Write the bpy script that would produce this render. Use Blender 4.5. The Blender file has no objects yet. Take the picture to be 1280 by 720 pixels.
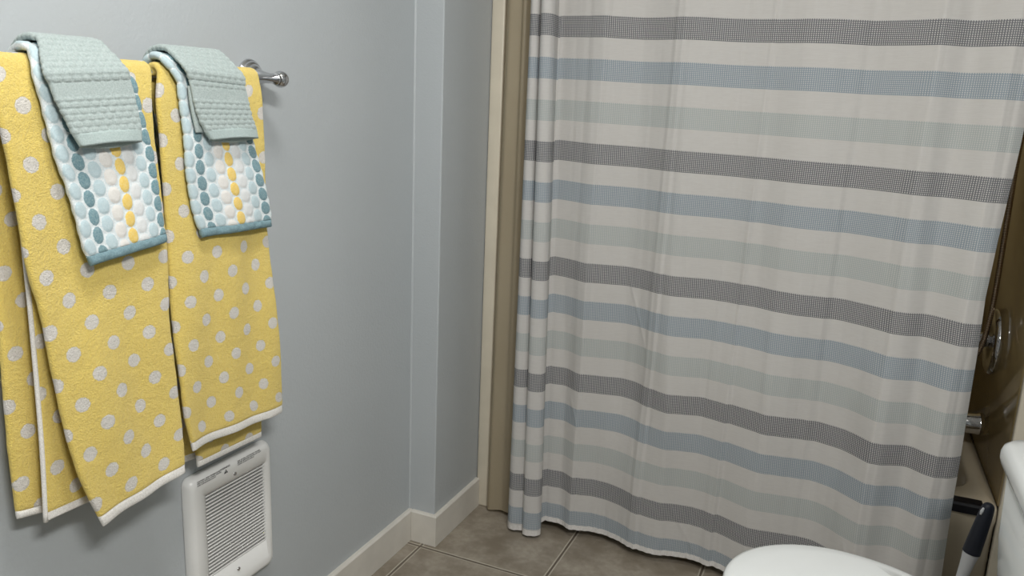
import bpy, bmesh, math, random
import numpy as np
from mathutils import Vector, Matrix, noise

random.seed(4)
scene = bpy.context.scene
COL = scene.collection

# ------------------------------------------------------------------ camera
cam_data = bpy.data.cameras.new('camera')
cam = bpy.data.objects.new('camera', cam_data)
COL.objects.link(cam)
cam_data.sensor_width = 36.0
cam_data.lens = 962.0 / 1280.0 * 36.0
cam_data.clip_start = 0.02
A = [(0.91360948, 0.12122882, -0.38809959),
     (0.40465765, -0.17808666, 0.89696005),
     (0.03962205, -0.97651867, -0.21175783)]
cam.matrix_world = Matrix([[r[0], -r[1], -r[2], t] for r, t in zip(A, (0, 0, 1.25))] + [[0, 0, 0, 1]])
scene.camera = cam

# ------------------------------------------------------------------ light and exposure
scene.view_settings.view_transform = 'Standard'
scene.view_settings.look = 'None'
scene.view_settings.gamma = 1.0
scene.view_settings.use_curve_mapping = False
scene.view_settings.exposure = 0.62
world = bpy.data.worlds.new('world')
scene.world = world
world.use_nodes = True
world.node_tree.nodes['Background'].inputs[0].default_value = (0.9, 0.95, 1.0, 1)
world.node_tree.nodes['Background'].inputs[1].default_value = 0.08


def area_lamp(name, loc, target, sx, sy, watts, color):
    d = bpy.data.lights.new(name, 'AREA')
    d.shape = 'RECTANGLE'
    d.size = sx
    d.size_y = sy
    d.energy = watts
    d.color = color
    o = bpy.data.objects.new(name, d)
    o.location = loc
    o.rotation_euler = (Vector(target) - Vector(loc)).to_track_quat('-Z', 'Y').to_euler()
    COL.objects.link(o)
    return o


area_lamp('vanity_lamp', (0.47, 0.08, 1.98), (-1.0, 1.15, 0.9), 0.60, 0.12, 21.0, (1.0, 0.985, 0.955))
area_lamp('ceiling_lamp', (-0.35, 0.65, 2.36), (-0.35, 0.66, 0), 0.32, 0.32, 8.0, (1.0, 0.985, 0.96))

# ------------------------------------------------------------------ node helpers


class NT:
    def __init__(self, name):
        self.mat = bpy.data.materials.new(name)
        self.mat.use_nodes = True
        self.t = self.mat.node_tree
        self.bsdf = self.t.nodes['Principled BSDF']

    def n(self, typ, **kw):
        o = self.t.nodes.new(typ)
        for k, v in kw.items():
            setattr(o, k, v)
        return o

    def put(self, sock, v):
        if isinstance(v, bpy.types.NodeSocket):
            self.t.links.new(v, sock)
        elif isinstance(v, (tuple, list)) and len(v) == 3 and sock.type == 'RGBA':
            sock.default_value = (*v, 1)
        else:
            sock.default_value = v

    def m(self, op, a, b=None, c=None, clamp=False):
        o = self.n('ShaderNodeMath', operation=op, use_clamp=clamp)
        self.put(o.inputs[0], a)
        if b is not None:
            self.put(o.inputs[1], b)
        if c is not None:
            self.put(o.inputs[2], c)
        return o.outputs[0]

    def step(self, x, lo, hi):      # smooth 0..1
        o = self.n('ShaderNodeMapRange', interpolation_type='SMOOTHSTEP')
        self.put(o.inputs[0], x)
        self.put(o.inputs[1], lo)
        self.put(o.inputs[2], hi)
        return o.outputs[0]

    def mix(self, f, a, b):
        o = self.n('ShaderNodeMix', data_type='RGBA')
        self.put(o.inputs[0], f)
        self.put(o.inputs[6], a)
        self.put(o.inputs[7], b)
        return o.outputs[2]

    def noise(self, scale, detail=2.0, vec=None, rough=0.5):
        o = self.n('ShaderNodeTexNoise')
        o.inputs['Scale'].default_value = scale
        o.inputs['Detail'].default_value = detail
        o.inputs['Roughness'].default_value = rough
        if vec is None:
            vec = self.pos()
        self.t.links.new(vec, o.inputs['Vector'])
        return o.outputs[0]

    def pos(self):
        if not hasattr(self, '_pos'):
            self._pos = self.n('ShaderNodeTexCoord').outputs['Object']
        return self._pos

    def uv(self):
        if not hasattr(self, '_uv'):
            u = self.n('ShaderNodeUVMap', uv_map='UVMap')
            s = self.n('ShaderNodeSeparateXYZ')
            self.t.links.new(u.outputs[0], s.inputs[0])
            self._uv = (s.outputs[0], s.outputs[1])
        return self._uv

    def bump(self, h, strength, dist, prev=None):
        o = self.n('ShaderNodeBump')
        o.inputs['Strength'].default_value = strength
        o.inputs['Distance'].default_value = dist
        self.t.links.new(h, o.inputs['Height'])
        if prev is not None:
            self.t.links.new(prev, o.inputs['Normal'])
        return o.outputs[0]

    def done(self, color=None, rough=0.5, normal=None, metal=0.0, spec=None, sheen=None):
        b = self.bsdf.inputs
        if color is not None:
            self.put(b['Base Color'], color)
        self.put(b['Roughness'], rough)
        b['Metallic'].default_value = metal
        if spec is not None:
            b['Specular IOR Level'].default_value = spec
        if sheen is not None:
            b['Sheen Weight'].default_value = sheen
            b['Sheen Roughness'].default_value = 0.6
        if normal is not None:
            self.t.links.new(normal, b['Normal'])
        return self.mat

    def thin(self, amount, color):
        """thin cloth or vinyl lets some light through"""
        out = self.t.nodes['Material Output']
        tr = self.n('ShaderNodeBsdfTranslucent')
        self.put(tr.inputs[0], color)
        mx = self.n('ShaderNodeMixShader')
        mx.inputs[0].default_value = amount
        self.t.links.new(self.bsdf.outputs[0], mx.inputs[1])
        self.t.links.new(tr.outputs[0], mx.inputs[2])
        self.t.links.new(mx.outputs[0], out.inputs[0])
        return self.mat


def sim(name, color, rough=0.5, metal=0.0, var=0.04, spec=None, nscale=8.0):
    k = NT(name)
    f = k.step(k.noise(nscale, 3), 0.3, 0.7)
    c = k.mix(f, tuple(x * (1 - var) for x in color), tuple(min(1, x * (1 + var)) for x in color))
    return k.done(c, rough, None, metal, spec)


def mat_wall():
    k = NT('grey_blue_paint')
    h = k.noise(150, 3)
    h2 = k.noise(480, 2)
    b = k.bump(h2, 0.10, 0.0010, k.bump(h, 0.34, 0.0018))
    f = k.step(k.noise(2.5, 3), 0.3, 0.7)
    c = k.mix(f, (0.445, 0.474, 0.488), (0.463, 0.491, 0.505))
    return k.done(c, 0.42, b, spec=0.4)


def mat_floor():
    k = NT('taupe_tile')
    s = k.n('ShaderNodeSeparateXYZ')
    k.t.links.new(k.pos(), s.inputs[0])
    T = 0.3925

    def dist(co, off):
        a = k.m('ADD', co, -off + 40 * T)
        return k.m('ABSOLUTE', k.m('SUBTRACT', k.m('MODULO', k.m('ADD', a, T / 2), T), T / 2))
    wob = k.m('MULTIPLY', k.m('SUBTRACT', k.noise(25, 2), 0.5), 0.0022)
    d = k.m('ADD', k.m('MINIMUM', dist(s.outputs[0], -1.0485), dist(s.outputs[1], 1.812)), wob)
    core = k.m('SUBTRACT', 1.0, k.step(d, 0.0024, 0.0036))
    edge = k.m('MULTIPLY', k.step(d, 0.0026, 0.0040), k.m('SUBTRACT', 1.0, k.step(d, 0.0064, 0.0080)))
    n1 = k.step(k.noise(9, 6, rough=0.65), 0.32, 0.68)
    n2 = k.step(k.noise(60, 4), 0.3, 0.75)
    c = k.mix(n1, (0.215, 0.182, 0.138), (0.375, 0.332, 0.270))
    c = k.mix(k.m('MULTIPLY', n2, 0.45), c, (0.22, 0.185, 0.142))
    c = k.mix(k.m('MULTIPLY', edge, 0.75), c, (0.52, 0.48, 0.40))
    c = k.mix(core, c, (0.13, 0.105, 0.08))
    h = k.m('ADD', k.m('MULTIPLY', k.step(d, 0.002, 0.006), 1.0), k.m('MULTIPLY', n1, 0.12))
    return k.done(c, 0.42, k.bump(h, 0.5, 0.002))


def mat_terry_dots():
    k = NT('yellow_dotted_terry')
    u, v = k.uv()
    W, H = 0.066, 0.078

    def cell(a, size, off):
        return k.m('SUBTRACT', k.m('MODULO', k.m('ADD', a, 20 * size + off), size), size / 2)

    def rad(off_u, off_v):
        a = cell(u, W, off_u)
        b = cell(v, H, off_v)
        return k.m('SQRT', k.m('ADD', k.m('MULTIPLY', a, a), k.m('MULTIPLY', b, b)))
    d = k.m('MINIMUM', rad(0, 0), rad(W / 2, H / 2))
    nf = k.noise(420, 2)
    d = k.m('ADD', d, k.m('MULTIPLY', k.m('SUBTRACT', nf, 0.5), 0.004))
    mask = k.m('SUBTRACT', 1.0, k.step(d, 0.0104, 0.0118))
    g = k.step(k.noise(650, 3, rough=0.75), 0.25, 0.75)
    yel = k.mix(g, (0.82, 0.595, 0.115), (0.98, 0.785, 0.225))
    g2 = k.step(k.noise(150, 4, rough=0.7), 0.3, 0.7)
    yel = k.mix(k.m('MULTIPLY', g2, 0.22), yel, (0.76, 0.52, 0.09))
    wht = k.mix(g, (0.66, 0.62, 0.56), (0.90, 0.86, 0.80))
    c = k.mix(mask, yel, wht)
    hh = k.m('ADD', k.m('ADD', k.noise(520, 3, rough=0.75), k.m('MULTIPLY', g2, 0.35)), k.m('MULTIPLY', k.m('ABSOLUTE', k.m('SUBTRACT', mask, 0.5)), 0.5))
    b = k.bump(hh, 0.8, 0.004)
    return k.done(c, 0.95, b, spec=0.1, sheen=0.25)


def mat_ovals():
    k = NT('oval_patterned_terry')
    u, v = k.uv()
    CW, CH = 0.0192, 0.0262
    cu = k.m('DIVIDE', k.m('ADD', u, 24 * CW), CW)
    idx = k.m('FLOOR', cu)
    fu = k.m('SUBTRACT', k.m('FRACT', cu), 0.5)
    odd = k.m('MODULO', idx, 2.0)
    cv = k.m('ADD', k.m('DIVIDE', k.m('ADD', v, 20 * CH), CH), k.m('MULTIPLY', odd, 0.5))
    fv = k.m('SUBTRACT', k.m('FRACT', cv), 0.5)
    wb = k.m('MULTIPLY', k.m('SUBTRACT', k.noise(300, 2), 0.5), 0.10)
    r = k.m('ADD', k.m('SQRT', k.m('ADD', k.m('MULTIPLY', fu, fu), k.m('MULTIPLY', fv, fv))), wb)
    mask = k.m('SUBTRACT', 1.0, k.step(r, 0.445, 0.485))
    ramp = k.n('ShaderNodeValToRGB')
    ramp.color_ramp.interpolation = 'CONSTANT'
    cols = [(0.70, 0.72, 0.72), (0.47, 0.60, 0.64), (0.115, 0.245, 0.285), (0.47, 0.60, 0.64),
            (0.74, 0.72, 0.68), (0.83, 0.58, 0.10)]
    el = ramp.color_ramp.elements
    while len(el) < 6:
        el.new(0.5)
    for i, cc in enumerate(cols):
        el[i].position = i / 6.0
        el[i].color = (*cc, 1)
    k.put(ramp.inputs[0], k.m('ADD', k.m('DIVIDE', k.m('MODULO', idx, 6.0), 6.0), 0.04))
    g = k.step(k.noise(420, 3, rough=0.7), 0.3, 0.7)
    base = k.mix(g, (0.60, 0.67, 0.69), (0.76, 0.81, 0.82))
    c = k.mix(mask, base, ramp.outputs[0])
    c = k.mix(k.m('MULTIPLY', g, 0.18), c, (0.95, 0.96, 0.95))
    b = k.bump(k.noise(520, 3, rough=0.7), 0.5, 0.0025)
    return k.done(c, 0.95, b, spec=0.1, sheen=0.2)


def mat_sage():
    k = NT('sage_terry')
    g = k.step(k.noise(420, 3, rough=0.7), 0.3, 0.7)
    c = k.mix(g, (0.335, 0.40, 0.39), (0.45, 0.515, 0.50))
    b = k.bump(k.noise(520, 3, rough=0.7), 0.5, 0.0022)
    return k.done(c, 0.95, b, spec=0.1, sheen=0.2)


def mat_band(name, c0, c1, scale=500):
    k = NT(name)
    g = k.step(k.noise(scale, 3), 0.3, 0.7)
    b = k.bump(k.noise(scale, 2), 0.35, 0.0015)
    return k.done(k.mix(g, c0, c1), 0.9, b, spec=0.1)


def mat_curtain():
    k = NT('striped_woven_cotton')
    u, v = k.uv()
    P = 0.331
    ph = k.m('MULTIPLY', k.m('FRACT', k.m('ADD', k.m('DIVIDE', k.m('SUBTRACT', 1.533, v), P), 10.0)), 6.0)

    def band(a, b):
        e = 0.012
        return k.m('MULTIPLY', k.step(ph, a - e, a + e), k.m('SUBTRACT', 1.0, k.step(ph, b - e, b + e)))
    dark = k.m('MULTIPLY', k.m('LESS_THAN', ph, 1.0), 1.0)
    blue = band(2.0, 3.0)
    pale = band(4.0, 5.0)
    wu = k.m('FRACT', k.m('DIVIDE', k.m('ADD', u, 5.0), 0.0050))
    wv = k.m('FRACT', k.m('DIVIDE', k.m('ADD', v, 5.0), 0.0046))
    lite = k.m('MULTIPLY', k.step(k.m('ABSOLUTE', k.m('SUBTRACT', wu, 0.5)), 0.16, 0.30),
               k.step(k.m('ABSOLUTE', k.m('SUBTRACT', wv, 0.5)), 0.12, 0.26))
    slub = k.n('ShaderNodeMapping')
    slub.inputs['Scale'].default_value = (40, 40, 420)
    k.t.links.new(k.pos(), slub.inputs[0])
    sl = k.step(k.noise(1.0, 3, slub.outputs[0]), 0.3, 0.7)
    white = k.mix(sl, (0.722, 0.702, 0.676), (0.748, 0.730, 0.705))
    dk = k.mix(lite, (0.19, 0.198, 0.215), (0.70, 0.685, 0.67))
    bl = k.mix(lite, (0.335, 0.405, 0.465), (0.69, 0.695, 0.695))
    pa = k.mix(lite, (0.52, 0.56, 0.55), (0.71, 0.71, 0.69))
    c = k.mix(pale, white, pa)
    c = k.mix(blue, c, bl)
    c = k.mix(dark, c, dk)
    cr = k.noise(30, 5, rough=0.65)
    b = k.bump(cr, 0.20, 0.006)
    b = k.bump(k.noise(260, 2), 0.15, 0.001, b)
    k.done(c, 0.9, b, spec=0.15)
    return k.thin(0.30, c)


def mat_pucker():
    k = NT('puckered_white_hem')
    mp = k.n('ShaderNodeMapping')
    mp.inputs['Scale'].default_value = (130, 60, 14)
    k.t.links.new(k.pos(), mp.inputs[0])
    h = k.noise(1.0, 3, mp.outputs[0])
    c = k.mix(k.step(k.noise(260, 2), 0.3, 0.7), (0.66, 0.64, 0.615), (0.73, 0.71, 0.685))
    return k.done(c, 0.9, k.bump(h, 0.8, 0.006), spec=0.15)


def mat_liner():
    k = NT('beige_vinyl')
    f = k.step(k.noise(5, 3), 0.3, 0.7)
    c = k.mix(f, (0.52, 0.445, 0.315), (0.55, 0.475, 0.34))
    k.done(c, 0.38, None)
    return k.thin(0.42, c)


def mat_surround():
    k = NT('almond_fibreglass')
    f = k.step(k.noise(3, 2), 0.3, 0.7)
    c = k.mix(f, (0.62, 0.475, 0.235), (0.65, 0.505, 0.26))
    return k.done(c, 0.07, None)


def mat_hose():
    k = NT('ribbed_chrome_tan_reflection')
    u, v = k.uv()
    w = k.m('FRACT', k.m('DIVIDE', v, 0.0042))
    h = k.m('ABSOLUTE', k.m('SUBTRACT', w, 0.5))
    c = k.mix(k.step(h, 0.1, 0.4), (0.20, 0.14, 0.09), (0.50, 0.40, 0.30))  # chrome hose; dark reflections of the tan surround are put into its colour
    return k.done(c, 0.25, k.bump(h, 0.9, 0.003), metal=1.0)


M = dict(
    wall=mat_wall(), floor=mat_floor(), dots=mat_terry_dots(), ovals=mat_ovals(), sage=mat_sage(),
    curtain=mat_curtain(), almond=mat_surround(), hose=mat_hose(),
    white_hem=mat_band('white_binding', (0.70, 0.68, 0.64), (0.88, 0.86, 0.82)),
    teal_hem=mat_band('slate_teal_binding', (0.17, 0.27, 0.305), (0.235, 0.345, 0.38)),
    sage_hem=mat_band('sage_binding', (0.36, 0.435, 0.425), (0.44, 0.515, 0.50)),
    trim=sim('off_white_trim_paint', (0.66, 0.63, 0.57), 0.4, nscale=14),
    ceiling=sim('white_ceiling_paint', (0.82, 0.82, 0.80), 0.8),
    almond_trim=sim('cream_flange', (0.66, 0.605, 0.49), 0.4),
    liner=mat_liner(),
    curtain_hem=mat_pucker(),
    chrome=sim('chrome', (0.62, 0.62, 0.63), 0.07, 1.0, var=0.02),
    heater=sim('white_enamel', (0.77, 0.77, 0.75), 0.33, var=0.02),
    dark=sim('cavity_shade_black', (0.035, 0.035, 0.035), 0.7),
    ink=sim('black_ink', (0.012, 0.012, 0.012), 0.7),
    porcelain=sim('white_porcelain', (0.82, 0.84, 0.83), 0.12, var=0.01),
    seat=sim('white_seat_plastic', (0.84, 0.86, 0.85), 0.22, var=0.01),
    tub=sim('almond_tub_enamel', (0.50, 0.44, 0.335), 0.16, var=0.02),
    rubber=sim('black_rubber', (0.006, 0.006, 0.008), 0.4, var=0.2, spec=0.2),
    grip=sim('navy_black_rubber_grip', (0.008, 0.011, 0.022), 0.5, var=0.2),
    shaft=sim('pale_grey_plastic', (0.62, 0.63, 0.65), 0.35),
    bristle=sim('white_bristle', (0.75, 0.75, 0.75), 0.9),
)

# ------------------------------------------------------------------ object helpers


def link(name, me, mat=None, parent=None, smooth=True, loc=None):
    o = bpy.data.objects.new(name, me)
    COL.objects.link(o)
    if mat is not None:
        me.materials.append(mat)
    if smooth and hasattr(me, 'polygons'):
        for p in me.polygons:
            p.use_smooth = True
    if parent is not None:
        o.parent = parent
        o.matrix_parent_inverse = Matrix.Translation(parent.location).inverted()
    return o


def bm_obj(name, bm, mat, parent=None, smooth=True):
    bmesh.ops.recalc_face_normals(bm, faces=bm.faces[:])
    me = bpy.data.meshes.new(name)
    bm.to_mesh(me)
    bm.free()
    return link(name, me, mat, parent, smooth)


def empty(name, loc, label, cat, group=None):
    o = bpy.data.objects.new(name, None)
    o.location = loc
    o.empty_display_size = 0.05
    COL.objects.link(o)
    return tag(o, label, cat, group)


def tag(o, label, cat, group=None):
    o['label'] = label
    o['category'] = cat
    if group:
        o['group'] = group
    return o


def struct(o):
    o['kind'] = 'structure'
    return o


def box(bm, lo, hi, bevel=0.0, seg=2):
    g = bmesh.ops.create_cube(bm, size=1.0)
    lo = Vector(lo)
    hi = Vector(hi)
    for v in g['verts']:
        v.co = Vector([lo[i] + (v.co[i] + 0.5) * (hi[i] - lo[i]) for i in range(3)])
    if bevel > 0:
        es = list({e for v in g['verts'] for e in v.link_edges})
        bmesh.ops.bevel(bm, geom=es, offset=bevel, segments=seg, profile=0.5, affect='EDGES')


def box_obj(name, lo, hi, mat, parent=None, bevel=0.0, seg=2, smooth=False):
    bm = bmesh.new()
    box(bm, lo, hi, bevel, seg)
    return bm_obj(name, bm, mat, parent, smooth)


def loft(bm, rings, cap0=True, cap1=True):
    R = [[bm.verts.new(p) for p in r] for r in rings]
    n = len(R[0])
    for a, b in zip(R[:-1], R[1:]):
        for i in range(n):
            bm.faces.new((a[i], a[(i + 1) % n], b[(i + 1) % n], b[i]))
    if cap0:
        bm.faces.new(R[0][::-1])
    if cap1:
        bm.faces.new(R[-1])


def lathe_rings(prof, origin, axis, n=40):
    """prof: (radius, distance along axis)"""
    ax = Vector(axis).normalized()
    t = Vector((0, 0, 1)) if abs(ax.z) < 0.9 else Vector((1, 0, 0))
    a = ax.cross(t).normalized()
    b = ax.cross(a)
    o = Vector(origin)
    return [[o + ax * d + (a * math.cos(i * 2 * math.pi / n) + b * math.sin(i * 2 * math.pi / n)) * r
             for i in range(n)] for r, d in prof]


def lathe(name, prof, origin, axis, mat, parent=None, n=40):
    bm = bmesh.new()
    loft(bm, lathe_rings(prof, origin, axis, n))
    return bm_obj(name, bm, mat, parent)


def catmull(P, t):
    """P (n,k) array; t in 0..n-1 array"""
    P = np.asarray(P, float)
    n = len(P)
    t = np.clip(np.asarray(t, float), 0, n - 1)
    i = np.minimum(t.astype(int), n - 2)
    f = (t - i)[:, None]
    p0 = np.where((i > 0)[:, None], P[np.maximum(i - 1, 0)], 2 * P[i] - P[i + 1])
    p1 = P[i]
    p2 = P[i + 1]
    p3 = np.where((i + 2 < n)[:, None], P[np.minimum(i + 2, n - 1)], 2 * P[i + 1] - P[i])
    return 0.5 * (2 * p1 + (p2 - p0) * f + (2 * p0 - 5 * p1 + 4 * p2 - p3) * f ** 2 + (3 * p1 - p0 - 3 * p2 + p3) * f ** 3)


def tube(name, pts, radius, mat, parent=None, n=14, sub=8, uvlen=False):
    P = catmull(pts, np.linspace(0, len(pts) - 1, (len(pts) - 1) * sub + 1))
    rad = radius if hasattr(radius, '__len__') else [radius] * len(pts)
    rr = np.interp(np.linspace(0, len(pts) - 1, len(P)), np.arange(len(pts)), rad)
    rings = []
    prev = None
    for i in range(len(P)):
        d = Vector(P[min(i + 1, len(P) - 1)] - P[max(i - 1, 0)]).normalized()
        if prev is None:
            t = Vector((0, 0, 1)) if abs(d.z) < 0.9 else Vector((1, 0, 0))
            a = d.cross(t).normalized()
        else:
            a = (prev - d * prev.dot(d)).normalized()
        prev = a
        b = d.cross(a)
        rings.append([Vector(P[i]) + (a * math.cos(k * 2 * math.pi / n) + b * math.sin(k * 2 * math.pi / n)) * rr[i] for k in range(n)])
    bm = bmesh.new()
    loft(bm, rings)
    if uvlen:
        L = np.r_[0, np.cumsum(np.linalg.norm(np.diff(P, axis=0), axis=1))]
        uvl = bm.loops.layers.uv.new('UVMap')
        bm.verts.ensure_lookup_table()
        bm.verts.index_update()
        for f in bm.faces:
            for l in f.loops:
                l[uvl].uv = (l.vert.index % n / n, L[l.vert.index // n])
    return bm_obj(name, bm, mat, parent)

# ------------------------------------------------------------------ the room
WX = -1.104           # left wall plane
BX = -1.018           # face of the boxed-out wall next to the tub
BY = 1.84             # its front
RX = 0.548            # wall behind the toilet
TY = 2.135            # plane of the tub opening
RY0 = -1.30           # wall behind the camera
CH = 2.40


def slab(name, lo, hi, mat):
    return struct(box_obj(name, lo, hi, mat))


slab('floor', (-1.3, RY0 - 0.1, -0.06), (0.66, 3.1, 0.0), M['floor'])
slab('ceiling', (-1.3, RY0 - 0.1, CH), (0.66, 3.1, CH + 0.05), M['ceiling'])
slab('wall_left', (WX - 0.1, RY0 - 0.1, 0), (WX, 3.1, CH), M['wall'])
struct(box_obj('wall_column', (WX - 0.02, BY, -0.02), (BX, TY + 0.01, CH + 0.02), M['wall'], None, 0.0035, 3))
bm = bmesh.new()
loft(bm, [[Vector((WX + a, BY - b, z)) for a, b in ((-0.001, -0.001), (0.0045, -0.001), (0.003, 0.0012), (0.0012, 0.003), (-0.001, 0.0045))] for z in (0.0985, CH)])
struct(bm_obj('trim_1', bm, M['wall'], None, False))
slab('wall_right', (RX, RY0 - 0.1, 0), (RX + 0.1, 3.1, CH), M['wall'])
slab('wall_rear', (WX, RY0 - 0.1, 0), (RX, RY0, CH), M['wall'])
slab('wall_far', (WX, 2.98, 0), (RX, 3.1, CH), M['wall'])


def base_run(name, pts, th, h=0.098, gap=True):
    """a baseboard along a polyline on the wall face, with a small eased top edge"""
    bm = bmesh.new()
    prof = [(0, 0), (th, 0), (th, h - 0.004), (th - 0.003, h - 0.0008), (th - 0.005, h), (0, h)]
    rings = []
    n = len(pts)
    for i, (x, y) in enumerate(pts):
        p = Vector((x, y))
        ds = []
        if i > 0:
            ds.append((p - Vector(pts[i - 1])).normalized())
        if i < n - 1:
            ds.append((Vector(pts[i + 1]) - p).normalized())
        ns = [Vector((d.y, -d.x)) for d in ds]
        if len(ns) == 2:
            nn = (ns[0] + ns[1]).normalized()
            nn = nn / max(0.2, nn.dot(ns[0]))
        else:
            nn = ns[0]
        rings.append([Vector((p.x + nn.x * a, p.y + nn.y * a, b + 0.0005)) for a, b in prof])
    loft(bm, rings)
    return struct(bm_obj(name, bm, M['trim'], None, False))


base_run('baseboard_left', [(WX, RY0), (WX, BY - 0.0008)], 0.0135)
base_run('baseboard_column', [(WX + 0.0142, BY), (BX, BY), (BX, TY - 0.0165)], 0.0125)
base_run('baseboard_right', [(RX, TY - 0.0165), (RX, RY0)], 0.0125)

# ------------------------------------------------------------------ tub surround and bathtub
SL, SR, SB = -0.962, 0.434, 2.90
HT = 1.98


def surround_mesh():
    """left wall, back wall, right wall as one sheet with rounded inside corners, cream flange on both free edges"""
    r = 0.05
    plan = [(-0.977, TY + 0.001), (SL, TY + 0.012)]
    for k in range(9):
        a = math.pi - k * math.pi / 16
        plan.append((SL + r + r * math.cos(a), SB - r + r * math.sin(a)))
    for k in range(9):
        a = math.pi / 2 - k * math.pi / 16
        plan.append((SR - r + r * math.cos(a), SB - r + r * math.sin(a)))
    plan += [(SR, TY + 0.010), (SR + 0.004, TY + 0.001)]
    bm = bmesh.new()
    th = 0.004
    inner = [Vector(p) for p in plan]
    zs = [0.3485, HT]
    for i in range(len(plan) - 1):
        a, b = plan[i], plan[i + 1]
        vs = [bm.verts.new((a[0], a[1], zs[0])), bm.verts.new((b[0], b[1], zs[0])),
              bm.verts.new((b[0], b[1], zs[1])), bm.verts.new((a[0], a[1], zs[1]))]
        bm.faces.new(vs)
    bmesh.ops.remove_doubles(bm, verts=bm.verts[:], dist=1e-5)
    return bm


o = struct(bm_obj('wall_surround', surround_mesh(), M['almond']))
sm = o.modifiers.new('thickness', 'SOLIDIFY')
sm.thickness = 0.004
sm.offset = 0.0


def flange(name, x0, x1, z0=0.0, z1=HT):
    bm = bmesh.new()
    box(bm, (x0, TY - 0.016, z0), (x1, TY + 0.006, z1), 0.006, 3)
    return struct(bm_obj(name, bm, M['almond_trim']))


flange('trim_2', BX + 0.0012, -0.974)
flange('trim_3', 0.4340, RX - 0.0012)

tub = empty('bathtub', (-0.25, 2.5, 0.0), 'almond tan bathtub behind the striped curtain, rim seen at right', 'bathtub')
AY = 2.116
RIM = 0.347


def rrect(x0, x1, y0, y1, r, z, n=8):
    out = []
    for cx, cy, a0 in ((x1 - r, y1 - r, 0), (x0 + r, y1 - r, 90), (x0 + r, y0 + r, 180), (x1 - r, y0 + r, 270)):
        for k in range(n + 1):
            a = math.radians(a0 + 90.0 * k / n)
            out.append(Vector((cx + r * math.cos(a), cy + r * math.sin(a), z)))
    return out


bm = bmesh.new()
x0, x1, y0, y1 = -0.9725, 0.4320, AY, 2.897
rings = [rrect(x0, x1, y0 + 0.012, y1, 0.012, 0.001),
         rrect(x0, x1, y0 + 0.012, y1, 0.012, 0.29),
         rrect(x0, x1, y0, y1, 0.012, 0.312),
         rrect(x0, x1, y0, y1, 0.016, RIM - 0.012),
         rrect(x0 + 0.0002, x1 - 0.0002, y0 + 0.004, y1 - 0.0002, 0.018, RIM - 0.003),
         rrect(x0 + 0.0008, x1 - 0.0008, y0 + 0.012, y1 - 0.0008, 0.02, RIM),
         rrect(x0 + 0.06, x1 - 0.040, y0 + 0.075, y1 - 0.06, 0.12, RIM),
         rrect(x0 + 0.07, x1 - 0.046, y0 + 0.085, y1 - 0.07, 0.13, RIM - 0.012),
         rrect(x0 + 0.09, x1 - 0.056, y0 + 0.10, y1 - 0.085, 0.14, 0.24),
         rrect(x0 + 0.16, x1 - 0.085, y0 + 0.12, y1 - 0.105, 0.15, 0.12),
         rrect(x0 + 0.24, x1 - 0.15, y0 + 0.17, y1 - 0.155, 0.12, 0.075),
         rrect(x0 + 0.32, x1 - 0.22, y0 + 0.22, y1 - 0.2, 0.1, 0.07)]
loft(bm, rings)
bm_obj('tub_body', bm, M['tub'], tub)
# overflow plate on the sloping end
bm = bmesh.new()
pr = [(0.002, 0.0), (0.043, 0.0), (0.045, 0.005), (0.044, 0.013), (0.037, 0.022), (0.022, 0.028), (0.004, 0.030)]
loft(bm, lathe_rings(pr, (0.354, 2.50, 0.262), (-0.97, 0, 0.16), 36))
ov = bm_obj('overflow_plate', bm, M['chrome'], tub)
ov['label'] = 'domed chrome overflow plate'

mat_o = None
bm = bmesh.new()
mp = [(0.030, 0.0005), (0.004, 0.0005), (-0.0045, -0.004), (-0.0050, -0.020), (-0.0105, -0.020), (-0.0110, 0.000),
      (-0.0060, 0.0055), (0.002, 0.0065), (0.030, 0.0060)]
loft(bm, [[Vector((x, AY + a, RIM + 0.0005 + b)) for a, b in mp] for x in np.linspace(0.10, 0.398, 24)])
tag(bm_obj('rubber_strip', bm, M['rubber'], None, False),
    'glossy black rubber strip lying over the tub rim beside the curtain edge', 'mat')

# ------------------------------------------------------------------ tub spout, valve, hose
sp = empty('tub_spout', (0.434, 2.5, 0.44), 'chrome tub spout on the tan end wall, below the round valve plate', 'faucet')
lathe('spout_barrel', [(0.004, 0.0), (0.030, 0.0), (0.033, 0.003), (0.033, 0.012), (0.0305, 0.018), (0.0285, 0.06), (0.0275, 0.10),
                       (0.026, 0.128), (0.022, 0.134), (0.004, 0.135)], (0.4325, 2.5, 0.44), (-1, 0, -0.05), M['chrome'], sp)
lathe('spout_nose', [(0.004, 0.0), (0.018, 0.0), (0.019, 0.020), (0.0175, 0.027), (0.014, 0.028), (0.003, 0.024)], (0.316, 2.5, 0.422), (0, 0, -1), M['chrome'], sp)
lathe('diverter_knob', [(0.003, 0), (0.005, 0.0), (0.005, 0.02), (0.009, 0.022), (0.010, 0.028), (0.006, 0.032), (0.001, 0.0325)], (0.320, 2.5, 0.455), (0, 0, 1), M['chrome'], sp, 20)

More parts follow.
